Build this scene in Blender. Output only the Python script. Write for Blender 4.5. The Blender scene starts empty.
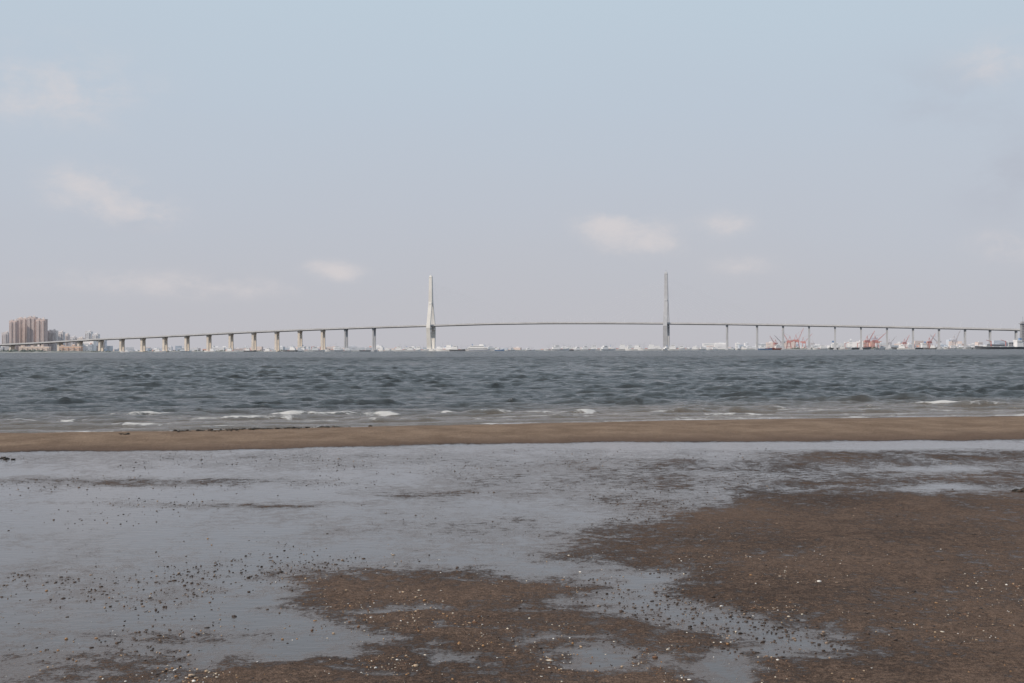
import bpy, math, random
import numpy as np
from mathutils import Vector, Matrix
random.seed(7); rng=np.random.default_rng(7)
scene=bpy.context.scene
COL=scene.collection
# ------------------------------------------------------------------ camera
H=1.7; LENS=42.0; F=LENS/36*1024
HZ=350.0
PITCH=math.atan((HZ-341.5)/F); ROLL=math.radians(-0.22)
R=Matrix.Rotation(math.radians(90)+PITCH,3,'X')@Matrix.Rotation(ROLL,3,'Z')
CAM=Vector((0,0,H))
cd=bpy.data.cameras.new("camera"); cam=bpy.data.objects.new("camera",cd); COL.objects.link(cam)
cam.matrix_world=Matrix.Translation(CAM)@R.to_4x4()
cd.lens=LENS; cd.sensor_width=36; cd.clip_start=0.1; cd.clip_end=60000
scene.camera=cam
Rn=np.array(R)
def ray(px,py): return R@Vector(((px-512)/F,(341.5-py)/F,-1))
def G(px,py,z=0.0):
    d=ray(px,py); t=(z-H)/d.z; return CAM+d*t
def B(px,py,D):
    d=ray(px,py); return CAM+d*(D/d.y)
def XatD(px,D): return B(px,349,D).x
def proj(x,y,z):
    p=np.stack([x,y,z-H],-1)@Rn
    zc=np.minimum(p[...,2],-1.0)
    return 512+F*p[...,0]/-zc, 341.5-F*p[...,1]/-zc
# ------------------------------------------------------------------ noise
def _h(ix,iy,s):
    n=(ix.astype(np.int64)*374761393+iy.astype(np.int64)*668265263+s*974634777)&0xFFFFFFFF
    n=((n^(n>>13))*1274126177)&0xFFFFFFFF
    n=(n^(n>>16))
    return (n&0xFFFFFF)/float(0xFFFFFF)
def vn(x,y,s=0):
    ix=np.floor(x);iy=np.floor(y);fx=x-ix;fy=y-iy
    fx=fx*fx*fx*(fx*(fx*6-15)+10);fy=fy*fy*fy*(fy*(fy*6-15)+10)
    a=_h(ix,iy,s);b=_h(ix+1,iy,s);c=_h(ix,iy+1,s);d=_h(ix+1,iy+1,s)
    return (a+(b-a)*fx)+((c+(d-c)*fx)-(a+(b-a)*fx))*fy
def fbm(x,y,s=0,o=4,g=0.5):
    r=0;a=1;t=0
    for i in range(o):
        c,sn=math.cos(0.6*i+.3),math.sin(0.6*i+.3)
        r=r+a*(vn((x*c-y*sn)*2**i+17.3*i,(x*sn+y*c)*2**i-9.1*i,s+i)-0.5)*2;t+=a;a*=g
    return r/t
def sstep(a,b,x):
    t=np.clip((x-a)/(b-a),0,1); return t*t*(3-2*t)
# ------------------------------------------------------------------ node helpers
def newmat(name):
    m=bpy.data.materials.new(name); m.use_nodes=True; nt=m.node_tree; nt.nodes.clear()
    return m,nt
class NT:
    def __init__(s,nt): s.nt=nt
    def n(s,t,**k):
        x=s.nt.nodes.new(t)
        for a,b in k.items(): setattr(x,a,b)
        return x
    def put(s,v,sock):
        if isinstance(v,bpy.types.NodeSocket): s.nt.links.new(v,sock)
        else: sock.default_value=v
    def m(s,op,a,b=0.0,c=0.0,clamp=False):
        x=s.n('ShaderNodeMath',operation=op,use_clamp=clamp)
        s.put(a,x.inputs[0]);s.put(b,x.inputs[1]);s.put(c,x.inputs[2]);return x.outputs[0]
    def noise(s,vec,scale,detail=4,rough=.5,dist=0):
        x=s.n('ShaderNodeTexNoise'); s.put(vec,x.inputs['Vector'])
        x.inputs['Scale'].default_value=scale;x.inputs['Detail'].default_value=detail;x.inputs['Roughness'].default_value=rough;x.inputs['Distortion'].default_value=dist
        return x.outputs['Fac']
    def mr(s,v,a,b,c=0.,d=1.,smooth=True):
        x=s.n('ShaderNodeMapRange',interpolation_type='SMOOTHSTEP' if smooth else 'LINEAR')
        s.put(v,x.inputs[0]);s.put(a,x.inputs[1]);s.put(b,x.inputs[2]);s.put(c,x.inputs[3]);s.put(d,x.inputs[4]);return x.outputs[0]
    def mix(s,f,a,b):
        x=s.n('ShaderNodeMix',data_type='RGBA')
        s.put(f,x.inputs[0]);s.put(a,x.inputs[6]);s.put(b,x.inputs[7]);return x.outputs[2]
    def map(s,vec,sc,loc=(0,0,0)):
        x=s.n('ShaderNodeMapping'); s.put(vec,x.inputs[0]); x.inputs['Scale'].default_value=sc;x.inputs['Location'].default_value=loc;return x.outputs[0]
    def bump(s,h,strength,dist,nrm=None):
        x=s.n('ShaderNodeBump'); x.inputs['Strength'].default_value=strength;x.inputs['Distance'].default_value=dist
        s.put(h,x.inputs['Height'])
        if nrm is not None: s.put(nrm,x.inputs['Normal'])
        return x.outputs[0]
    def attr(s,n): 
        x=s.n('ShaderNodeAttribute',attribute_name=n); return x.outputs['Fac']
    def bsdf(s,col,rough,ior=1.45,nrm=None,spec=None):
        x=s.n('ShaderNodeBsdfPrincipled'); s.put(col,x.inputs['Base Color']); s.put(rough,x.inputs['Roughness']); x.inputs['IOR'].default_value=ior
        if nrm is not None: s.put(nrm,x.inputs['Normal'])
        if spec is not None: s.put(spec,x.inputs['Specular IOR Level'])
        return x.outputs[0]
    def out(s,sh):
        o=s.n('ShaderNodeOutputMaterial'); s.put(sh,o.inputs['Surface'])
def c4(r,g,b): return (r,g,b,1)
def simple(name,col,rough=.7,var=.25,scale=.15):
    m,nt=newmat(name); q=NT(nt)
    tc=q.n('ShaderNodeTexCoord').outputs['Object']
    f=q.noise(tc,scale,4,.6); f=q.mr(f,.3,.7)
    cc=q.mix(f,c4(*[c*(1-var) for c in col]),c4(*[min(1,c*(1+var*.5)) for c in col]))
    q.out(q.bsdf(cc,rough)); return m
# ------------------------------------------------------------------ shore line geometry (metres)
def Yin(x): return 21.5+0.11*x+0.25*np.sin(x*0.35+1)
def Yout(x): return 28.6+0.26*x+0.35*np.sin(x*0.28+.5)
def Yout_c(x): return Yout(np.clip(x,-30,30))+0.2*(x-np.clip(x,-30,30))
def Yin_c(x): return Yin(np.clip(x,-30,30))
SEA_Z=-0.06
def poly_sd(u,v,P):
    P=np.array(P,float); n=len(P); d=np.full(u.shape,1e18); s=np.ones(u.shape)
    j=n-1
    for i in range(n):
        ex=P[j,0]-P[i,0];ey=P[j,1]-P[i,1]
        wx=u-P[i,0];wy=v-P[i,1]
        t=np.clip((wx*ex+wy*ey)/(ex*ex+ey*ey+1e-9),0,1)
        d=np.minimum(d,(wx-ex*t)**2+(wy-ey*t)**2)
        c1=v>=P[i,1];c2=v<P[j,1];c3=ex*wy>ey*wx
        s=np.where((c1&c2&c3)|(~c1&~c2&~c3),-s,s)
        j=i
    return -s*np.sqrt(d)
PR=[(1200,486),(1000,489),(920,491),(850,488),(760,492),(700,500),(655,515),(600,526),(545,534),(572,545),(545,556),(590,566),(620,575),(660,590),(700,602),(760,613),(815,630),(835,642),(790,650),(770,660),(760,690),(800,900),(1600,900),(1600,486)]
PF=[(285,572),(340,567),(420,570),(500,576),(560,579),(610,579),(640,588),(590,594),(540,596),(610,604),(600,611),(660,622),(720,632),(765,643),(745,655),(690,662),(720,700),(700,900),(160,900),(150,700),(185,672),(250,658),(300,664),(350,652),(330,643),(400,642),(380,630),(335,618),(300,602),(322,590)]
VS=2.6
def ell(px,py,cx,cy,rx,ry): return np.exp(-(((px-cx)/rx)**2+((py-cy)/ry)**2))
def ground_fields(x,y):
    wx=x+0.22*fbm(x*1.1,y*1.1,11,3)+0.09*fbm(x*5,y*5,12,2)
    wy=y+0.35*fbm(x*.9,y*.9,21,3)+0.16*fbm(x*4,y*4,22,2)
    yy=np.maximum(wy,2.5)
    px,py=proj(wx,yy,np.zeros_like(x))
    S=np.full(x.shape,-1.0)
    for P in (PR,PF):
        sd=poly_sd(px,py*VS,[(a,b*VS) for a,b in P])
        S=np.maximum(S,np.tanh(sd/30))
    def lift(val,w): 
        nonlocal S
        S=np.maximum(S,-1+(val+1)*np.clip(w,0,1))
    lift(-0.05,ell(px,py,640,480,200,26)*1.4)
    lift(0.40,sstep(690,800,px)*sstep(447,453,py)*(1-sstep(486,492,py)))
    lift(0.08,sstep(450,660,px)*sstep(453,460,py)*(1-sstep(500,525,py)))
    lift(0.25,ell(px,py,150,482,190,4.5)*1.2)
    lift(0.25,ell(px,py,425,493,70,6)*1.2)
    lift(0.1,ell(px,py,250,505,160,3))
    lift(-0.25,ell(px,py,330,460,330,9))
    lift(0.0,ell(px,py,170,632,140,13)*1.2)
    lift(-0.02,ell(px,py,60,668,190,30)*1.3)
    lift(-0.22,ell(px,py,500,530,160,28))
    lift(-0.28,ell(px,py,100,580,220,22))
    for (cx,cy,rx,ry,a) in [(410,608,48,5,1.5),(612,657,42,9,1.9),(930,470,70,3.5,1.4),(945,487,40,3,1.2),(780,446,200,2.5,1.6),(650,580,30,9,1.6),
                            (560,640,60,4,1.0),(450,655,50,5,1.1),(830,655,60,5,.9),(300,640,50,5,.8),(470,625,40,3,.8),(380,672,40,4,.9),(540,610,30,2.5,.8)]:
        S=S-a*ell(px,py,cx,cy,rx,ry)
    S=np.clip(S,-1.2,1)
    h=0.50*S+0.34*fbm(x*1.8,y*1.2,31,5,.62)+0.14*fbm(x*8,y*7,41,3)
    yi=Yin_c(x)+0.35*fbm(x*.7,y*0.3,61,3); yo=Yout_c(x)+0.25*fbm(x*.5,0*y,63,3)
    t=(y-yi)/(yo-yi)
    inbar=sstep(-.06,.04,t)
    h=h*(1-inbar)+inbar*(1.0+0.25*fbm(x*2,y*1,71,3))
    ridge=0.115*sstep(-0.05,.45,t)*(1-sstep(.5,1.0,t))
    z=0.022*np.maximum(h*(1-inbar),0)**0.8+0.005*fbm(x*6,y*5,81,3)*np.clip(h*4,0,1)
    z=z+ridge+inbar*0.018*fbm(x*.8,y*.8,91,3)
    z=z+SEA_Z*sstep(.55,1.0,t)
    beyond=np.maximum(y-yo,0)
    z=z-np.minimum(beyond*0.035,6)
    wet=sstep(.76,.88,t+0.06*fbm(x*1.3,y*.6,95,3))
    h=h*(1-wet)+wet*(-0.6)
    dry=inbar*(1-sstep(.58,.82,t))*sstep(0.0,.22,t)
    return z,h,dry
# ------------------------------------------------------------------ grid mesh
def grid_mesh(name,X,Y,Z,attrs,mat):
    r,c=X.shape
    me=bpy.data.meshes.new(name)
    me.vertices.add(r*c); me.vertices.foreach_set('co',np.stack([X,Y,Z],-1).astype(np.float32).ravel())
    i=np.arange(r*c).reshape(r,c)
    q=np.stack([i[:-1,:-1],i[:-1,1:],i[1:,1:],i[1:,:-1]],-1).reshape(-1,4)
    nf=len(q)
    me.loops.add(nf*4); me.loops.foreach_set('vertex_index',q.astype(np.int32).ravel())
    me.polygons.add(nf); me.polygons.foreach_set('loop_start',np.arange(0,nf*4,4,dtype=np.int32))
    me.polygons.foreach_set('loop_total',np.full(nf,4,dtype=np.int32))
    me.polygons.foreach_set('use_smooth',np.ones(nf,dtype=bool))
    me.update(calc_edges=True)
    for k,v in attrs.items():
        a=me.attributes.new(k,'FLOAT','POINT'); a.data.foreach_set('value',v.astype(np.float32).ravel())
    me.materials.append(mat)
    ob=bpy.data.objects.new(name,me); COL.objects.link(ob); return ob
# ------------------------------------------------------------------ ground material
m,nt=newmat("tidal_sand"); q=NT(nt)
pos=q.n('ShaderNodeTexCoord').outputs['Object']
h=q.attr('sand_h'); dry=q.attr('dry')
n1=q.noise(pos,8,7,.66); n2=q.noise(pos,38,4,.65); n3=q.noise(pos,150,3,.6); nb=q.noise(pos,1.3,6,.65); nl=q.noise(pos,.45,3,.5)
hh=q.m('ADD',h,q.m('MULTIPLY',q.m('SUBTRACT',n1,.5),1.5)); hh=q.m('ADD',hh,q.m('MULTIPLY',q.m('SUBTRACT',n2,.5),1.2))
mask=q.mr(hh,-.02,.06)
damp=q.mr(q.m('ADD',hh,q.m('MULTIPLY',q.m('SUBTRACT',nl,.5),1.2)),0.,.8)
wetc=q.mix(nb,c4(.052,.036,.029),c4(.090,.063,.049))
midc=q.mix(nb,c4(.125,.083,.062),c4(.215,.150,.113))
sc=q.mix(damp,wetc,midc)
dryc=q.mix(q.mr(nb,.3,.7),c4(.225,.158,.113),c4(.335,.245,.178))
sc=q.mix(dry,sc,dryc)
grain=q.mix(q.mr(n3,.35,.65),c4(.42,.41,.40),c4(1.38,1.36,1.33))
g2=q.mix(q.mr(n2,.3,.7),c4(.70,.69,.68),c4(1.25,1.25,1.25))
def mul(a,b,f):
    mm=q.n('ShaderNodeMix',data_type='RGBA',blend_type='MULTIPLY'); mm.inputs[0].default_value=f
    q.put(a,mm.inputs[6]);q.put(b,mm.inputs[7]); return mm.outputs[2]
sc=mul(mul(sc,grain,.9),g2,.9)
rp=q.noise(q.map(pos,(1,3.0,1)),6,4,.55,.8)
bh=q.m('ADD',q.m('MULTIPLY',n1,.45),q.m('ADD',q.m('MULTIPLY',n2,.38),q.m('ADD',q.m('MULTIPLY',n3,.14),q.m('MULTIPLY',rp,.65))))
bn=q.bump(bh,.95,.045)
rough=q.m('MAXIMUM',q.mr(hh,0,.4,.30,.8),q.m('MULTIPLY',dry,.85))
sand=q.bsdf(sc,rough,1.4,bn,q.mr(hh,0,.4,.55,.08))
wn=q.noise(q.map(pos,(1,2.5,1)),5,4,.6)
wb=q.bump(q.m('ADD',wn,q.m('MULTIPLY',q.m('MULTIPLY',n2,.35),q.mr(hh,-.45,-.05))),.4,.008)
shal=q.mr(q.m('ADD',hh,q.m('MULTIPLY',q.m('SUBTRACT',nl,.5),.7)),-.50,0.02)
wcol=q.mix(shal,q.mix(nb,c4(.060,.048,.043),c4(.095,.075,.066)),q.mix(nb,c4(.080,.056,.043),c4(.125,.088,.068)))
water=q.bsdf(wcol,q.mr(shal,0,1,.06,.24),1.36,wb,q.mr(shal,0,1,.54,.40))
ms=q.n('ShaderNodeMixShader'); q.put(mask,ms.inputs[0]);q.put(water,ms.inputs[1]);q.put(sand,ms.inputs[2])
q.out(ms.outputs[0]); GM=m
pyr=np.linspace(430,50,700); dn=H*F/pyr
rows=np.concatenate([[-400,-60,-15,-4,0,2,3.2,4.0],dn[dn>4.2],[42.5,46,60,120,400,1500,5000,16000]])
ext=np.geomspace(1.01,60,34)
s=np.concatenate([-ext[::-1],np.linspace(-1,1,880),ext])
W=0.47*np.clip(rows,4,None)+1.2
X=s[None,:]*W[:,None]; Y=np.repeat(rows[:,None],len(s),1)
Z,Hh,Dr=ground_fields(X,Y)
grid_mesh("beach_sand_ground",X,Y,Z,{'sand_h':Hh,'dry':Dr},GM)
# ------------------------------------------------------------------ sea
m,nt=newmat("sea_water"); q=NT(nt)
pos=q.n('ShaderNodeTexCoord').outputs['Object']
foam=q.attr('foam'); shore=q.attr('shore'); far=q.attr('farw')
p1=q.map(pos,(.8,1.5,1))
a=q.noise(p1,3.6,7,.7,.5); b=q.noise(p1,.9,5,.68,.3); c=q.noise(q.map(pos,(.5,1.5,1)),.05,5,.6)
d_=q.noise(p1,.24,4,.6)
bh2=q.m('ADD',q.m('MULTIPLY',a,.17),q.m('MULTIPLY',b,q.m('ADD',.14,q.m('MULTIPLY',far,1.3))))
bh2=q.m('ADD',bh2,q.m('MULTIPLY',d_,q.m('MULTIPLY',far,2.4)))
bn=q.bump(bh2,1.0,.85)
deep=q.mix(q.mr(c,.35,.65),c4(.024,.029,.029),c4(.050,.056,.055))
near=c4(.14,.108,.076)
colr=q.mix(shore,deep,near)
wat=q.bsdf(colr,q.mr(far,0,1,.08,.20),1.32,bn,.45)
fn=q.noise(q.map(pos,(.7,1.9,1)),8,7,.75)
fm=q.mr(q.m('ADD',foam,q.m('MULTIPLY',q.m('SUBTRACT',fn,.5),2.0)),.40,.68)
fm=q.m('MULTIPLY',fm,q.m('MULTIPLY',q.mr(foam,.02,.25),.92))
fo=q.bsdf(c4(.72,.70,.67),.7,1.3,q.bump(fn,.7,.08))
ms=q.n('ShaderNodeMixShader'); q.put(fm,ms.inputs[0]);q.put(wat,ms.inputs[1]);q.put(fo,ms.inputs[2])
q.out(ms.outputs[0]); SM=m
rows=[20.0]
while rows[-1]<300: rows.append(rows[-1]+max(.055,rows[-1]*.0023))
while rows[-1]<30000: rows.append(rows[-1]*1.02)
rows=np.array(rows); ext=np.geomspace(1.01,12,16)
s=np.concatenate([-ext[::-1],np.linspace(-1,1,860),ext])
W=0.46*rows+2
X=s[None,:]*W[:,None]; Y=np.repeat(rows[:,None],len(s),1)
step=np.maximum(.055,rows*.0023)[:,None]
off=Y-Yout_c(X)
att=np.clip(off/10,0.0,1)**.8*0.9+0.06
gust=0.8+0.5*fbm(X*.05,Y*.03,5,3)
Z=np.zeros_like(X); DX=np.zeros_like(X); DY=np.zeros_like(X); 
nr=(rows<350).sum(); xs=X[:nr];ys=Y[:nr]
z=np.zeros_like(xs);dx=np.zeros_like(xs);dy=np.zeros_like(xs)
NW=60
for i in range(NW):
    L=0.32*(5.5/0.32)**((i+rng.random())/NW)
    th=rng.normal(0,.65)+0.12
    k=2*math.pi/L; kx=k*math.sin(th);ky=-k*math.cos(th)
    slope=0.055*(1.0 if L<2.2 else .72)
    A=slope/k
    fade=sstep(2.0,4.0,L/step[:nr])
    ph=kx*xs+ky*ys+rng.random()*6.28
    Af=A*fade
    z+=Af*np.cos(ph); sn=np.sin(ph)*Af*0.85
    dx-=sn*kx/k; dy-=sn*ky/k
Z[:nr]=z*att[:nr]*gust[:nr]; DX[:nr]=dx*att[:nr]; DY[:nr]=dy*att[:nr]
foam=np.zeros_like(X)
cap=sstep(.16,.24,Z)*sstep(.1,.45,fbm(X*.08,Y*.08,8,2))
foam=np.maximum(foam,cap*.5)
BR=[(100,192,415,.12,1.25),(160,315,419,.09,.95),(255,425,415,.11,1.1),(430,525,414,.10,.95),(515,615,414,.10,.95),(550,610,417,.06,.7),
    (910,972,405,.11,1.3),(962,1015,406.5,.09,1.2),(720,800,410,.12,.55),(820,900,409,.09,.45),(0,110,421,.08,.8),(60,260,426,.05,.75),(640,720,412,.12,.55),
    (30,110,402,.15,.25),(300,420,404,.14,.3),(480,620,403,.13,.25),(180,300,407,.13,.25),(700,900,401,.12,.1),(-300,-40,415,.12,.9),(1060,1300,405,.12,.9),(330,520,421,.06,.65),(620,800,416,.05,.6),(840,1024,412,.05,.6)]
for bi,(p0,p1,py,hg,fi) in enumerate(BR):
    a=G(p0,py,SEA_Z);b=G(p1,py-(p1-p0)*.006,SEA_Z)
    t=(X-a.x)/(b.x-a.x)
    yc=a.y+(b.y-a.y)*t+0.5*fbm(X*.6,X*0+bi*3.3,100+bi,4)
    env=sstep(-.05,.25,t)*(1-sstep(.7,1.05,t))*(0.7+.7*fbm(X*1.5,X*0,130+bi,3))
    d=Y-yc
    prof=np.where(d<0,np.exp(-(d/.25)**2),np.exp(-(d/.8)**2))
    Z+=hg*prof*env
    fo=np.where(d<0.02,np.exp(-(d/.42)**2),np.exp(-((d-.02)/.13)**2))*env*fi*(0.8+.9*fbm(X*2.6,Y*1.4,160+bi,3))
    foam=np.maximum(foam,np.clip(fo,0,.95))
ns=(rows<48).sum()
gz,_,_=ground_fields(X[:ns],Y[:ns])
depth=np.full_like(X,1.0); depth[:ns]=SEA_Z+Z[:ns]-gz
edge=np.exp(-((depth-.004)/.007)**2)*(0.5+.3*fbm(X*1.5,Y*.5,200,3))
foam=np.maximum(foam,np.clip(edge,0,1)*(off<6))
for k,o in enumerate((1.1,2.3,3.4,4.6)):
    l=off-o+.5*fbm(X*.35,X*0+k*5,210+k,3)
    foam=np.maximum(foam,np.exp(-(l/.14)**2)*np.clip(.18+1.1*fbm(X*.5,Y*.3,220+k,3),0,.65))
    Z+=.03*np.exp(-(l/.3)**2)
shore=(1-sstep(1,12,off+2.5*fbm(X*.15,Y*.15,230,3)))
farw=sstep(70,280,Y)
grid_mesh("sea_water",X+DX,Y+DY,Z+SEA_Z,{'foam':foam,'shore':shore,'farw':farw},SM)
# ------------------------------------------------------------------ scattered shells, pebbles, clumps
def ico_base():
    import bmesh
    bm=bmesh.new(); bmesh.ops.create_icosphere(bm,subdivisions=1,radius=1)
    v=np.array([x.co[:] for x in bm.verts]); f=np.array([[y.index for y in x.verts] for x in bm.faces]); bm.free(); return v,f
IV,IF=ico_base()
def scatter(name,P,size,flat,mat,jit=.18):
    n=len(P); nv=len(IV)
    V=IV[None]*(1+rng.normal(0,jit,(n,nv,1)))
    sx=size*rng.uniform(.7,1.6,n);sy=size*rng.uniform(.5,1.1,n);sz=size*flat*rng.uniform(.5,1.3,n)
    V=V*np.stack([sx,sy,sz],-1)[:,None,:]
    a=rng.uniform(0,6.28,n);ca,sa=np.cos(a)[:,None],np.sin(a)[:,None]
    V=np.stack([V[...,0]*ca-V[...,1]*sa,V[...,0]*sa+V[...,1]*ca,V[...,2]],-1)+P[:,None,:]
    V[...,2]+=(sz*.4)[:,None]
    Fc=(IF[None]+(np.arange(n)*nv)[:,None,None]).reshape(-1,3)
    me=bpy.data.meshes.new(name); me.vertices.add(n*nv); me.vertices.foreach_set('co',V.astype(np.float32).ravel())
    nf=len(Fc); me.loops.add(nf*3); me.loops.foreach_set('vertex_index',Fc.astype(np.int32).ravel())
    me.polygons.add(nf); me.polygons.foreach_set('loop_start',np.arange(0,nf*3,3,dtype=np.int32)); me.polygons.foreach_set('loop_total',np.full(nf,3,dtype=np.int32))
    me.update(calc_edges=True); me.materials.append(mat)
    ob=bpy.data.objects.new(name,me); COL.objects.link(ob); return ob
def island_mat(name,stops,rough=.6):
    m,nt=newmat(name); q=NT(nt)
    g=q.n('ShaderNodeNewGeometry').outputs['Random Per Island']
    r=q.n('ShaderNodeValToRGB'); q.put(g,r.inputs[0]); cr=r.color_ramp; cr.interpolation='CONSTANT'
    while len(cr.elements)<len(stops): cr.elements.new(.5)
    for e,(p,c) in zip(cr.elements,stops): e.position=p; e.color=c4(*c)
    q.out(q.bsdf(r.outputs[0],rough)); return m
shell_m=island_mat("shell_and_pebble",[(0,(.05,.035,.028)),(.25,(.17,.09,.05)),(.45,(.36,.20,.09)),(.62,(.46,.34,.23)),(.78,(.64,.57,.47)),(.90,(.80,.77,.72))],.5)
mud_m=island_mat("mud_clump",[(0,(.04,.028,.022)),(.35,(.07,.047,.036)),(.7,(.11,.075,.055)),(.92,(.30,.22,.16))],.6)
def cand(n,ymin,ymax):
    py=rng.uniform(ymin,ymax,n); d=H*F/(py-HZ); x=rng.uniform(-.5,.5,n)*d
    return x,d
x,y=cand(90000,520,780); z,h_,_=ground_fields(x,y); px,py=proj(x,y,0*x)
dens=np.clip(.06+.5*np.clip(h_+.25,0,1)*(.35+.65*(px<790)*(px>110)),0,1)*np.clip(.25+1.6*fbm(x*2,y*2,300,3),.05,1)*sstep(525,595,py)
k=rng.random(len(x))<dens
scatter("shells_and_pebbles",np.stack([x,y,np.maximum(z,0)],-1)[k],np.clip(rng.lognormal(-5.6,.48,k.sum()),.0018,.014),.55,shell_m)
x,y=cand(100000,449,660); z,h_,_=ground_fields(x,y)
px,py=proj(x,y,0*x)
dens=(.06+.40*np.exp(-((h_+.1)/.25)**2))*np.clip(.1+1.8*fbm(x*.8,y*.5,310,4),.02,1)*(1-.4*sstep(520,600,py))
k=rng.random(len(x))<dens
scatter("mud_clumps",np.stack([x,y,np.maximum(z,0)],-1)[k],np.clip(rng.lognormal(-5.1,.42,k.sum()),.003,.013),.45,mud_m,.28)
pts=[]
for (p0,p1,py0,py1,n) in [(120,135,438,438,8),(170,240,434,433,40),(225,300,432,431,110),(290,330,430,429.5,40),(330,372,429,428,15),(-12,14,455,456,14),(1016,1030,488,488,14)]:
    for i in range(n):
        t=random.random(); g=G(p0+(p1-p0)*t,py0+(py1-py0)*t+random.gauss(0,.5),.05); pts.append((g.x,g.y,0))
pts=np.array(pts); z,_,_=ground_fields(pts[:,0],pts[:,1]); pts[:,2]=z
scatter("seaweed_wrack",pts,rng.uniform(.012,.05,len(pts)),.45,island_mat("seaweed",[(0,(.02,.016,.012)),(.5,(.035,.026,.018)),(.8,(.06,.04,.028))],.7),.3)
# ------------------------------------------------------------------ mesh builder
class MB:
    def __init__(s): s.v=[];s.f=[];s.m=[]
    def prism(s,bot,top,mi=0):
        n=len(bot);o=len(s.v); s.v+=list(bot)+list(top)
        s.f.append(tuple(range(o+n-1,o-1,-1)));s.f.append(tuple(range(o+n,o+2*n)))
        for i in range(n):
            j=(i+1)%n; s.f.append((o+i,o+j,o+n+j,o+n+i))
        s.m+=[mi]*(n+2)
    def box(s,c,sz,mi=0,rz=0,taper=1.0,top=None):
        x,y,z=c;a,b,h=sz[0]/2,sz[1]/2,sz[2]
        C,S=math.cos(rz),math.sin(rz); tx,ty=top or (0,0)
        def p(u,w,zz): return (x+u*C-w*S,y+u*S+w*C,zz)
        bo=[p(-a,-b,z),p(a,-b,z),p(a,b,z),p(-a,b,z)]
        t=taper; to=[p(-a*t+tx,-b*t+ty,z+h),p(a*t+tx,-b*t+ty,z+h),p(a*t+tx,b*t+ty,z+h),p(-a*t+tx,b*t+ty,z+h)]
        s.prism(bo,to,mi)
    def beam(s,p0,p1,w,mi=0,n=4,w1=None):
        p0=Vector(p0);p1=Vector(p1);d=(p1-p0).normalized()
        u=d.cross(Vector((0,0,1)) if abs(d.z)<.95 else Vector((1,0,0))).normalized();v=d.cross(u)
        w1=w if w1 is None else w1
        def ring(c,r): return [tuple(c+u*r*math.cos(2*math.pi*(i+.5)/n)+v*r*math.sin(2*math.pi*(i+.5)/n)) for i in range(n)]
        s.prism(ring(p0,w*.5*1.2),ring(p1,w1*.5*1.2),mi)
    def obj(s,name,mats,parent=None,loc=None,rz=0):
        me=bpy.data.meshes.new(name); me.from_pydata([tuple(v) for v in s.v],[],s.f); me.polygons.foreach_set('material_index',s.m)
        for mt in mats: me.materials.append(mt)
        me.update()
        ob=bpy.data.objects.new(name,me); COL.objects.link(ob)
        if loc is not None: ob.location=loc
        ob.rotation_euler[2]=rz
        if parent: ob.parent=parent
        return ob
def empty(name,loc=(0,0,0)):
    e=bpy.data.objects.new(name,None); e.location=loc; COL.objects.link(e); return e
# ------------------------------------------------------------------ bridge (pale base colours stand in for distance haze)
conc=simple("concrete_shaded",(.52,.53,.56),.8,.12,.08)  # blue-grey copy for the right side, shade and haze put into the colour
conc_lit=simple("pier_concrete_sunlit",(.78,.70,.62),.8,.12,.08)  # same concrete in cream, sunlight on the left piers put into the colour
deckm=simple("deck_girder",(.60,.60,.62),.7,.12,.05)
cabm=simple("stay_cable",(.72,.73,.76),.5,.1)
white=simple("white_paint",(.84,.84,.85),.5,.05,.3)
def DD(px): return 2760-0.51*px
ctrl=[(-260,352.5),(-60,347),(35,343),(100,339),(150,336.8),(187,335),(232,332.6),(277,330.6),(323,328.8),(374,327),(431,325.3),(490,323.4),(548,322.6),(610,322.6),(666,323),(727,323.6),(809,325),(887,326.5),(965,328),(1024,329.5),(1150,332.5),(1350,337)]
cx=np.array([a for a,_ in ctrl],float); cy=np.array([b for _,b in ctrl],float)
pxs=np.arange(-250,1345,4.0); dense=np.interp(np.arange(-300,1400,1.0),cx,cy)
ker=np.exp(-np.linspace(-2,2,61)**2); ker/=ker.sum(); dense=np.convolve(np.pad(dense,30,'edge'),ker,'valid')
def deck_pt(px):
    py=float(np.interp(px,np.arange(-300,1400,1.0),dense)); return B(px,py,DD(px))
bridge=empty("cable_stayed_bridge")
cen=[deck_pt(p) for p in pxs]
mb=MB()
prof=[(-13,0),(-13,1.1),(-12.6,1.1),(-12.6,.1),(12.6,.1),(12.6,1.1),(13,1.1),(13,0),(13,-1.9),(9,-3.2),(-9,-3.2),(-13,-1.9)]
def axis(px):
    a=deck_pt(px-3);b=deck_pt(px+3);d=(b-a);d.z=0;d.normalize();return d
for i,p in enumerate(pxs):
    d=axis(p);n=Vector((-d.y,d.x,0))
    for u,w in prof: mb.v.append(tuple(cen[i]+n*u+Vector((0,0,w))))
k=len(prof)
for i in range(len(pxs)-1):
    for j in range(k):
        j2=(j+1)%k; mb.f.append((i*k+j2,i*k+j,(i+1)*k+j,(i+1)*k+j2)); mb.m.append(0)
mb.obj("deck",[deckm],bridge)
mb=MB()
for p in np.arange(-200,1300,13.5):
    c=deck_pt(p);d=axis(p);n=Vector((-d.y,d.x,0))
    for sgn in (-1,1):
        q0=c+n*12.8*sgn; mb.beam(q0,q0+Vector((0,0,11)),.25); mb.beam(q0+Vector((0,0,11)),q0+Vector((0,0,11.6))-n*2.5*sgn,.2)
mb.obj("deck_lamps",[cabm],bridge)
piers=MB()
left=[-180,-150,-120,-92,-66,-40,-14,12,38,60,80,101,122,143,165,187,209,231,254,277,300,323,346,374]
right=[727,757,783,809,835,861,887,913,939,965,990,1016,1042,1068,1095,1122,1150,1180,1210]
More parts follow.
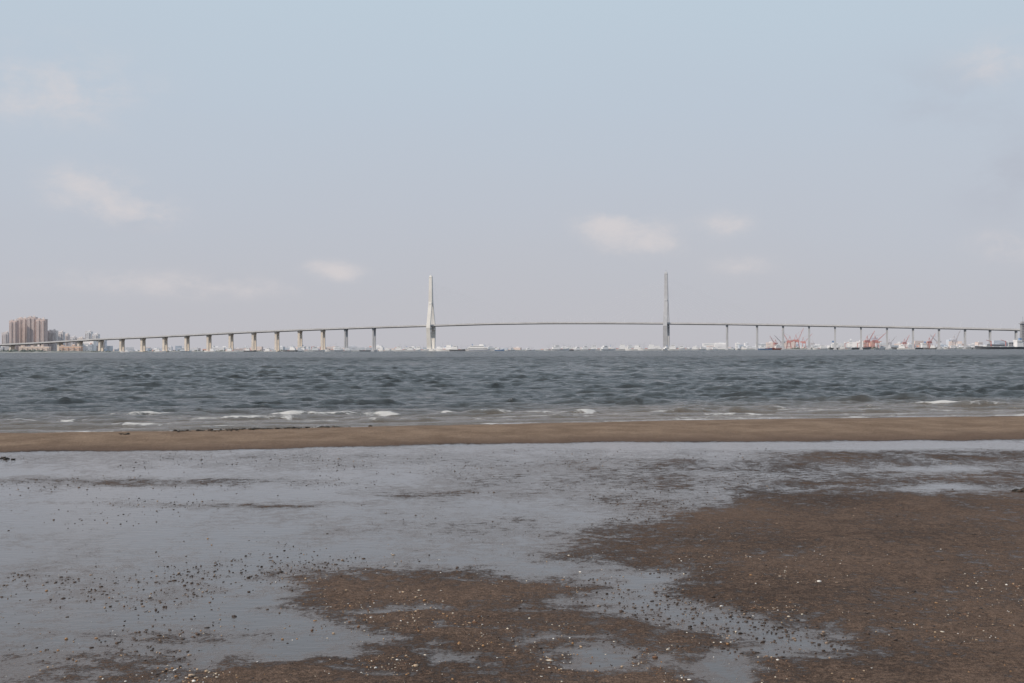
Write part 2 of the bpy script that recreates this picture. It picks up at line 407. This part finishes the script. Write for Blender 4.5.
for p in left+right:
    c=deck_pt(p);d=axis(p);rz=math.atan2(d.y,d.x);n=Vector((-d.y,d.x,0))
    mi=1 if p<340 else 0
    w=5.4 if p<340 else 3.6
    zt=c.z-3.2
    for sgn in (-1,1):
        b=c+n*5.8*sgn
        piers.box((b.x,b.y,-1),(w,3.6,zt-1.6+1),mi,rz,.86)
    piers.box((c.x,c.y,zt-2.6),(w*.95,17,2.58),mi,rz)
    piers.box((c.x,c.y,-2),(w*1.9 ,20,4.2),mi,rz)
piers.obj("piers",[conc,conc_lit],bridge)
cables=MB()
pyl_lit=simple("pylon_concrete_sunlit",(.78,.76,.73),.8,.08,.05)  # whiter copy for the left pylon, its sunlit look painted in
for p,pt in ((431,275.5),(666.3,272)):
    pm=MB(); c=deck_pt(p);d=axis(p);rz=math.atan2(d.y,d.x);n=Vector((-d.y,d.x,0))
    ztop=B(p,pt,DD(p)).z
    base=Vector((c.x,c.y,0))
    def sec(cc,wl,wt,z):
        return [tuple(cc+d*a*wl/2+n*b*wt/2+Vector((0,0,z))) for a,b in ((-1,-1),(1,-1),(1,1),(-1,1))]
    zd=c.z
    for sg in (-1,1):
        pm.prism(sec(base+n*11*sg,10,6.5,3),sec(base+n*19*sg,8.2,5,zd-6))
        pm.prism(sec(base+n*19*sg,8.2,5,zd-5.99),sec(base+n*3.2*sg,7.4,4.4,104))
    pm.prism(sec(base,7.6,11,103.5),sec(base,6.0,7,ztop-4))
    pm.prism(sec(base,6.6,8,ztop-3.99),sec(base,4,4.5,ztop))
    pm.prism(sec(base,6.6,32.5,zd-9.5),sec(base,6.6,34,zd-5.2))
    pm.prism(sec(base,6.3,15,100),sec(base,6.3,13,103))
    pm.prism(sec(base,22,38,-2),sec(base,20,36,4.6))
    pm.beam(base+Vector((0,0,ztop-.2)),base+Vector((0,0,ztop+5)),.5)
    pm.obj("pylon",[conc if p>500 else pyl_lit],bridge)
    for i in range(1,15):
        for sd in (-1,1):
            dist=18+i*15.4
            tgt=base+d*dist*sd
            xs_=np.array([v.x for v in cen]); zz=float(np.interp(tgt.x,xs_,[v.z for v in cen])); yy=float(np.interp(tgt.x,xs_,[v.y for v in cen]))
            for sg in (-1,1):
                cables.beam(Vector((tgt.x,yy,zz+.6))+n*12*sg,base+n*2*sg+Vector((0,0,106+i*2.9)),.07,0,3)
cables.obj("stay_cables",[cabm],bridge)
# ------------------------------------------------------------------ buildings
glass=simple("window_glass",(.44,.42,.44),.4,.15,.2)
trim=simple("building_trim",(.76,.70,.68),.7,.1,.2)
def apartment(px0,px1,ytop,D,col,name="apartment_building",depth=16):
    x0=XatD(px0,D);x1=XatD(px1,D);w=x1-x0; zt=B((px0+px1)/2,ytop,D).z
    par=empty(name,((x0+x1)/2,D,0))
    wm=simple("facade_paint",col,.8,.1,.05)
    mb=MB(); mb.box((0,0,0),(w,depth,zt))
    nb_=max(1,int(w/9)); bw=w/nb_
    for i in range(nb_):
        cxx=-w/2+bw*(i+.5)
        mb.box((cxx,-depth/2-.8,0),(bw*.42,1.6,zt-2))
        if i%2==0: mb.box((cxx,0,zt+.01),(bw*.5,depth*.5,3.2))
    for sx in (-1,1): mb.box((sx*(w/2+.5),0,0),(1.0,depth*.4,zt-1.5))
    mb.obj("walls",[wm],par)
    wn=MB(); nfl=int(zt/3.1)
    tr=MB()
    for f in range(nfl):
        z=1.0+f*3.1
        if z+1.7>zt-2: break
        for i in range(nb_):
            cxx=-w/2+bw*(i+.5)
            wn.box((cxx,-depth/2-1.63,z),(bw*.26,.06,1.4))
            for sx in (-1,1):
                wn.box((cxx+sx*bw*.36,-depth/2-.03,z),(bw*.17,.06,1.5))
                tr.box((cxx+sx*bw*.36,-depth/2-.55,z-.45),(bw*.25,1.1,.3))
        for k2 in range(3): wn.box((w/2+.03 if k2!=1 else w/2+1.03,-depth*.34+k2*depth*.34,z),(.06,1.6,1.4))
        for k2 in range(3): wn.box((-w/2-.03 if k2!=1 else -w/2-1.03,-depth*.34+k2*depth*.34,z),(.06,1.6,1.4))
    wn.obj("windows",[glass],par); tr.obj("balconies",[trim],par)
    rf=MB()
    for sy in (-1,1): rf.box((0,sy*(depth/2+.15),zt+.005),(w+.6,.3,1.1))
    for sx in (-1,1): rf.box((sx*(w/2+.15),0,zt+.005),(.3,depth-.02,1.1))
    rf.box((w*.1,depth*.3,zt+.02),(4,3,5)); rf.obj("roof",[trim],par)
    return par
pink=(.74,.61,.58)
apartment(10.5,18,321,2960,pink);apartment(18.6,28,318.5,3000,(.78,.66,.62));apartment(28.6,36.6,317.5,2980,(.70,.60,.58));apartment(37.2,46.5,319.5,2970,pink)
apartment(3,9,333,3100,(.70,.66,.67)); apartment(49,57,331,3000,(.82,.76,.74)); apartment(58,64,332.5,3050,(.78,.75,.76)); apartment(64.5,69,335,3100,(.80,.72,.70))
apartment(71,76,337.5,3200,(.75,.74,.76)); apartment(86,92,332,3300,(.76,.77,.80)); apartment(93,99,334.5,3250,(.78,.78,.80)); apartment(78,84,338.5,3200,(.8,.73,.69)); apartment(103,106,340,3300,(.75,.75,.79))
apartment(-30,-12,325,2960,pink); apartment(60,82,346.5,2420,(.66,.48,.38),depth=12,name="terrace_block"); apartment(20,50,347,2400,(.72,.60,.52),depth=12,name="terrace_block")
cm=island_mat("distant_city",[(0,(.60,.62,.66)),(.3,(.70,.70,.73)),(.55,(.80,.79,.80)),(.75,(.70,.60,.57)),(.88,(.55,.60,.68)),(.95,(.68,.42,.36))],.9)  # pale bluish walls, aerial haze painted into the colours
mb=MB()
def city(p0,p1,n,hmin,hmax,D0,D1):
    for i in range(n):
        p=random.uniform(p0,p1);D=random.uniform(D0,D1);x=XatD(p,D);hh_=random.uniform(hmin,hmax)*(random.random()**1.5*.8+.35);w=random.uniform(10,34)
        mb.box((x,D,0),(w,14,hh_),0,random.uniform(-.3,.3))
        if random.random()<.5: mb.box((x+w*.1,D,hh_),(w*.3,5,3),0)
        for f in range(int(hh_/3.3)):
            if f%2==0: mb.box((x,D-7.3,2+f*3.3),(w*.8,.5,.9),0)
city(-80,110,110,14,30,3050,3500); city(105,400,150,7,18,3250,3900); city(400,740,90,6,12,3600,4200); city(700,1100,170,8,22,2950,3600); city(830,980,30,15,32,3000,3500)
mb.obj("distant_city_buildings",[cm])
landm=simple("far_shore_land",(.30,.31,.30),.9,.3,.02)  # land colour paled to imitate haze over the far shore
def land(name,p0,p1,D,depth,hgt):
    n=160;mbx=MB(); xa=XatD(p0,D);xb=XatD(p1,D)
    for i in range(n+1):
        x=xa+(xb-xa)*i/n; e=min(1,i/6,(n-i)/6); hz=hgt*(.5+.5*random.random())*e
        mbx.v+=[(x,D,-1),(x,D+4,.8*e+.02),(x,D+18,hz+.1),(x,D+depth,hz*.8+.1),(x,D+depth+10,-1)]
        if i:
            o=(i-1)*5
            for j in range(4): mbx.f.append((o+j,o+5+j,o+6+j,o+1+j)); mbx.m.append(0)
    return mbx.obj(name,[landm])
land("far_shore_land",-600,110,2300,260,3.0); land("far_shore_land",60,760,3000,900,2.2); land("far_shore_land",690,1700,2700,900,2.6)
treem=island_mat("distant_foliage",[(0,(.16,.18,.16)),(.4,(.21,.23,.21)),(.7,(.25,.27,.24)),(.9,(.30,.31,.28))],.9)  # greens greyed and paled, distance haze put into the foliage colour
P=[];S_=[]
for (p0,p1,D,n,sz) in [(-100,40,2315,900,2.6),(40,108,2315,300,1.6),(135,330,3010,300,2.2),(760,1100,2715,500,2.4),(1000,1100,2600,150,3.2)]:
    for i in range(n):
        p=random.uniform(p0,p1)
        if math.sin(p*.23)+math.sin(p*.61+1)<-.6: continue
        P.append((XatD(p,D),D+random.uniform(0,25),random.uniform(1.2,1.2+sz*1.4)*(.6+.4*math.sin(p*.5)**2))); S_.append(random.uniform(.8,1.3)*sz*.6)
scatter("distant_tree_belt",np.array(P),np.array(S_),.9,treem)
# ------------------------------------------------------------------ boats
red=simple("red_paint",(.55,.20,.17),.6,.2,.3); blue=simple("blue_paint",(.22,.32,.50),.5,.2,.3); dark=simple("dark_hull",(.20,.21,.23),.6,.2,.3)
grey=simple("grey_paint",(.52,.54,.57),.6,.1,.3); glassb=simple("wheelhouse_glass",(.2,.22,.25),.2,.1)
def hull(mb,L,Wd,hb,mi=0):
    st=[(-.5,.75,1.05),(-.3,.95,.95),(0,1,.9),(.25,.85,1.0),(.4,.5,1.2),(.5,.04,1.45)]
    o=len(mb.v)
    for t,w,s_ in st:
        x=t*L*(1 if t<.5 else 1.04); y=w*Wd/2
        mb.v+=[(x*.94,-y*.6,-1),(x,-y,hb*s_),(x,y,hb*s_),(x*.94,y*.6,-1)]
    for i in range(len(st)-1):
        a=o+i*4
        for j in range(4):
            k=(j+1)%4; mb.f.append((a+k,a+j,a+4+j,a+4+k)); mb.m.append(mi)
    mb.f.append((o,o+1,o+2,o+3));mb.m.append(mi); e=o+(len(st)-1)*4; mb.f.append((e+3,e+2,e+1,e));mb.m.append(mi)
def boat(kind,px,D,L,flip=1):
    mb=MB(); loc=(XatD(px,D),D,SEA_Z); rz=random.uniform(-.35,.35)+(0 if flip>0 else math.pi)
    if kind=='fish':
        hull(mb,L,L*.24,L*.10,random.choice([2,1,5]) if random.random()<.22 else 0)
        hb=L*.10
        mb.box((-L*.2,0,hb*.9),(L*.38,L*.17,L*.12),0); mb.box((-L*.17,0,hb*.9+L*.12),(L*.24,L*.13,L*.09),0)
        mb.box((-L*.047,0,hb*.9+L*.15),(.08,L*.11,L*.03),4); mb.box((-L*.17,-L*.066,hb*.9+L*.15),(L*.18,.08,L*.03),4)
        mb.beam((-L*.12,0,hb+L*.18),(-L*.12,0,hb+L*.38),.35,3); mb.beam((L*.18,0,hb*.8),(L*.18,0,hb+L*.30),.4,3); mb.beam((L*.18,0,hb+L*.06),(L*.38,0,hb+L*.25),.3,3); mb.beam((-L*.12,0,hb+L*.3),(L*.18,0,hb+L*.28),.15,3)
        mb.box((L*.09,0,hb*.85),(L*.12,L*.12,L*.03),5)
        nm="fishing_boat"
    elif kind=='ferry':
        hull(mb,L,L*.22,L*.07,0); hb=L*.07
        mb.box((-L*.05,0,hb*.9),(L*.72,L*.19,L*.065),0,0,.97); mb.box((-L*.08,0,hb*.9+L*.066),(L*.5,L*.16,L*.055),0,0,.95); mb.box((L*.06,0,hb*.9+L*.122),(L*.16,L*.12,L*.045),0,0,.9)
        mb.box((-L*.05,-L*.0965,hb*.9+L*.02),(L*.66,.1,L*.018),4); mb.box((-L*.08,-L*.081,hb*.9+L*.085),(L*.46,.1,L*.016),4); mb.box((0,-L*.113,hb*.35),(L*.7,.1,L*.012),1)
        mb.beam((0,0,hb+L*.15),(0,0,hb+L*.25),.4,3); mb.beam((-L*.25,0,hb+L*.1),(-L*.27,0,hb+L*.17),1.4,1)
        nm="passenger_ferry"
    else:
        hull(mb,L,L*.16,L*.045,2); hb=L*.045
        mb.box((-L*.38,0,hb*.9),(L*.13,L*.13,L*.10),0); mb.box((-L*.36,0,hb*.9+L*.1),(L*.1,L*.15,L*.03),0); mb.box((-L*.41,0,hb*.9+L*.13),(L*.04,L*.05,L*.04),1)
        for k in range(4): mb.box((-L*.2+k*L*.15,0,hb*.85),(L*.12,L*.11,L*.018),3)
        for k in (-.12,.18): mb.beam((k*L,0,hb),(k*L,0,hb+L*.11),1.2,5); mb.beam((k*L,0,hb+L*.1),(k*L+L*.1,0,hb+L*.13),.8,5)
        nm="cargo_ship"
    mb.obj(nm,[white,blue,dark,grey,glassb,red],None,loc,rz)
for px,D,L in [(402,2250,32),(408,2300,28),(413,2100,26),(421,2300,30),(446,2200,38),(453,2350,28),(458,2180,32),(470,2400,28),(488,2350,30),(498,2300,24),(510,2500,22),(530,2450,20),(552,2300,32),(560,2200,34),(567,2350,30),(573,2300,26),(580,2300,24),
               (588,2250,28),(597,2300,34),(608,2200,30),(619,2280,38),(627,2350,34),(634,2200,32),(641,2300,30),(648,2150,36),(655,2300,30),(676,2200,32),(684,2300,28),(692,2350,26),(700,2400,24),(712,2350,22),(740,2400,24),(765,2300,28),
               (775,2450,34),(820,2450,30),(845,2400,26),(905,2450,32),(290,2400,32),(297,2420,28),(305,2500,36),(318,2450,34),(334,2400,36),(250,2500,28),(232,2500,28),(210,2500,24),(345,2450,26),(125,2200,16),(160,2400,24),(185,2450,26),(270,2500,26),(385,2500,24),(365,2500,24),(930,2400,26),(950,2350,26),(880,2350,22)]:
    boat('fish',px,D,L,random.choice((-1,1)))
boat('ferry',480,2150,54,1);boat('ferry',440,2400,40,-1);boat('ferry',672,2300,40,1);boat('ferry',412,2380,42,1); boat('ferry',605,2380,42,-1); boat('ferry',636,2420,44,1); boat('ferry',565,2420,40,-1)
boat('cargo',850,2600,90,1); boat('cargo',1000,2040,90,-1); boat('cargo',910,2620,80,-1); boat('cargo',315,2700,70,1)
redc=simple("crane_red",(.58,.30,.29),.6,.15,.2); greyc=simple("crane_grey",(.56,.54,.57),.6,.1,.2)
def crane(px,D,hgt,ang,mat):
    mb=MB(); s=hgt/36
    for sx in (-1,1):
        for sy in (-1,1): mb.beam((sx*5*s,sy*5*s,0),(sx*3*s,sy*3*s,13*s),1.1*s)
    for sy in (-1,1): mb.beam((-4.6*s,sy*4.6*s,4*s),(4.6*s,sy*4.6*s,4*s),.7*s)
    mb.box((0,0,13*s),(8*s,8*s,1.2*s)); mb.box((-1.5*s,0,14.2*s),(8*s,5*s,4*s)); mb.box((3.6*s,-1.6*s,14.2*s),(2*s,2*s,2.6*s))
    for sy in (-1,1): mb.beam((1*s,sy*1.8*s,18*s),(-2*s,0,28*s),.6*s); mb.beam((-5*s,sy*1.8*s,18*s),(-2*s,0,28*s),.5*s)
    tip=Vector((3*s+math.cos(ang)*27*s,0,16*s+math.sin(ang)*27*s)); b=Vector((3*s,0,16*s)); d=(tip-b).normalized(); up=Vector((-d.z,0,d.x))
    for sy in (-1,1):
        mb.beam(b+Vector((0,sy*1.3*s,0)),tip+Vector((0,sy*.4*s,0)),.5*s); mb.beam(b+up*2*s+Vector((0,sy*1.0*s,0)),tip,.4*s)
        for k in range(9):
            t0=k/9;t1=(k+.5)/9; mb.beam(b+d*27*s*t0+Vector((0,sy*1.3*s*(1-t0*.7),0)),b+d*27*s*t1+up*2*s*(1-t1)+Vector((0,sy*1.0*s*(1-t1),0)),.22*s)
    mb.beam((-2*s,0,28*s),b+d*22*s,.25*s); mb.beam(tip,tip-Vector((0,0,12*s)),.15*s)
    mb.box((-7*s,0,15*s),(3.4*s,4*s,3*s))
    mb.obj("harbour_crane",[mat],None,(XatD(px,D),D,2.0),random.uniform(-.4,.4)+(math.pi if random.random()<.5 else 0))
for px,hgt,a,mt in [(789,38,1.1,redc),(797,42,1.2,redc),(804,34,.9,redc),(868,38,1.0,redc),(876,38,.75,redc),(930,32,1.0,redc),(938,32,.8,greyc),(955,38,1.2,greyc),(782,32,.8,greyc),(890,28,.9,greyc),(812,26,.8,greyc),(775,28,1.0,redc),(905,28,1.1,redc)]:
    crane(px,2740+random.uniform(-15,15),hgt,a,mt)
mb=MB(); D=2150; 
for k in range(5): mb.box((0,0,k*9.0),(9-k*.5,9-k*.5,8.99),0)
for k in range(14): mb.box((0,-4.6+.02*k,2+k*3),(6.5,.3,1.3),1)
mb.box((0,0,45.01),(11,11,1.2),0); mb.box((0,0,46.22),(6,6,3),1); mb.beam((0,0,49),(0,0,58),.5,0)
mb.obj("harbour_control_tower",[simple("tower_concrete",(.34,.35,.38),.8,.1,.1),glass],None,(XatD(1023,D),D,0))
mb=MB(); D=2080; xa=XatD(968,D);xb=XatD(1250,D)
mb.box(((xa+xb)/2,D,1.2),(xb-xa,22,2.0),0)
n=60
for i in range(n): mb.box((xa+(i+.5)*(xb-xa)/n,D-9,-3),(1.4,1.4,4.19),0)
for i in range(9):
    mb.box((xa+50+i*38,D+3,3.21),(26,12,4+3*(i%3)),1); mb.prism([(xa+36+i*38,D-4,7.22+3*(i%3)),(xa+64+i*38,D-4,7.22+3*(i%3)),(xa+64+i*38,D+10,7.22+3*(i%3)),(xa+36+i*38,D+10,7.22+3*(i%3))],[(xa+36+i*38,D+2.9,9.0+3*(i%3)),(xa+64+i*38,D+2.9,9.0+3*(i%3)),(xa+64+i*38,D+3.1,9.0+3*(i%3)),(xa+36+i*38,D+3.1,9.0+3*(i%3))],0)
mb.obj("wharf_with_sheds",[dark,simple("shed_wall",(.32,.33,.36),.8,.2,.1)])
# ------------------------------------------------------------------ world
w=bpy.data.worlds.new("World"); scene.world=w; w.use_nodes=True; w.node_tree.nodes.clear(); q=NT(w.node_tree)
gen=q.n('ShaderNodeTexCoord').outputs['Generated']
sky=q.n('ShaderNodeTexSky',sky_type='NISHITA'); sky.sun_disc=False
SE=math.radians(33); SA=math.radians(-118)
sky.sun_elevation=SE; sky.sun_rotation=SA; sky.dust_density=4; sky.air_density=1.2
sp=q.n('ShaderNodeSeparateXYZ'); q.put(gen,sp.inputs[0]); sx,sy,sz=sp.outputs
az=q.m('ARCTAN2',sx,sy); el=q.m('ARCSINE',sz)
def lin(c): return tuple(((x/255+.055)/1.055)**2.4 if x>10 else x/255/12.92 for x in c)
r=q.n('ShaderNodeValToRGB'); cr=r.color_ramp
st=[(0,(192,191,197)),(.05,(191,193,201)),(.12,(190,196,207)),(.20,(189,200,213)),(.30,(190,206,219)),(.6,(184,196,210)),(1,(170,184,202))]
while len(cr.elements)<len(st): cr.elements.new(.5)
for e,(p,c) in zip(cr.elements,st): e.position=p; e.color=c4(*lin(c))
big=q.noise(q.map(gen,(1,1,3)),2.2,4,.5)
q.put(q.m('ADD',q.m('MAXIMUM',sz,0.0),q.m('MULTIPLY',q.m('SUBTRACT',big,.5),.08),clamp=True),r.inputs[0])
haze=r.outputs[0]
cn=q.noise(q.map(gen,(1,1,1.6)),34,7,.62,.2); cn2=q.noise(q.map(gen,(1,1,1.8)),11,5,.6)
def pix_ang(px,py):
    d=ray(px,py).normalized(); return math.atan2(d.x,d.y),math.asin(d.z)
def blobs(L):
    tot=None
    for (px,py,rx,ry,a) in L:
        A,E=pix_ang(px,py)
        u=q.m('DIVIDE',q.m('SUBTRACT',az,A),rx/F); v=q.m('DIVIDE',q.m('SUBTRACT',el,E),ry/F)
        g=q.m('EXPONENT',q.m('MULTIPLY',q.m('ADD',q.m('MULTIPLY',u,u),q.m('MULTIPLY',v,v)),-1.0))
        g=q.m('MULTIPLY',g,a); tot=g if tot is None else q.m('ADD',tot,g)
    return tot
pb=blobs([(608,223,28,12,.9),(628,236,44,17,.85),(652,242,26,12,.55),(725,224,28,14,.6),(328,268,22,9,.8),(345,274,20,9,.75),(745,266,36,13,.5),(80,180,32,16,.65),(105,196,46,18,.65),(140,214,50,16,.6),(50,85,90,40,.6),(140,282,110,14,.45),(1000,60,50,26,.5),(240,290,70,11,.35),(1010,245,40,20,.5)])
nb_=blobs([(940,95,60,30,.6),(1010,175,45,45,.7),(590,250,40,8,.25),(110,225,90,10,.25)])
nz=q.m('SUBTRACT',q.m('ADD',q.m('MULTIPLY',cn,.55),q.m('MULTIPLY',cn2,.45)),.5)
edge=q.m('MULTIPLY',q.m('MINIMUM',q.m('MULTIPLY',pb,2.0),1.0),q.m('MULTIPLY',nz,3.6))
pos_=q.m('MULTIPLY',q.mr(q.m('ADD',pb,edge),.0,1.35),.68)
neg_=q.m('MULTIPLY',q.m('MULTIPLY',nb_,q.mr(cn2,.35,.65)),.6)
haze=q.mix(neg_,haze,c4(*lin((176,179,191))))
haze=q.mix(pos_,haze,c4(*lin((220,213,213))))
vm=q.n('ShaderNodeVectorMath',operation='SCALE'); q.put(haze,vm.inputs[0]); vm.inputs['Scale'].default_value=10
fin=q.mix(.04,vm.outputs[0],sky.outputs[0])
bg=q.n('ShaderNodeBackground'); q.put(fin,bg.inputs[0]); bg.inputs[1].default_value=.1
o=q.n('ShaderNodeOutputWorld'); q.put(bg.outputs[0],o.inputs[0])
sl=bpy.data.lights.new("sun",'SUN'); sl.energy=2.7; sl.angle=math.radians(2); sl.color=(1,.87,.73)
so=bpy.data.objects.new("sun",sl); COL.objects.link(so)
sd=Vector((math.sin(SA)*math.cos(SE),math.cos(SA)*math.cos(SE),math.sin(SE)))
so.rotation_euler=sd.to_track_quat('Z','Y').to_euler(); so.location=(0,0,50)
scene.view_settings.view_transform='Standard'; scene.view_settings.look='None'; scene.view_settings.exposure=0
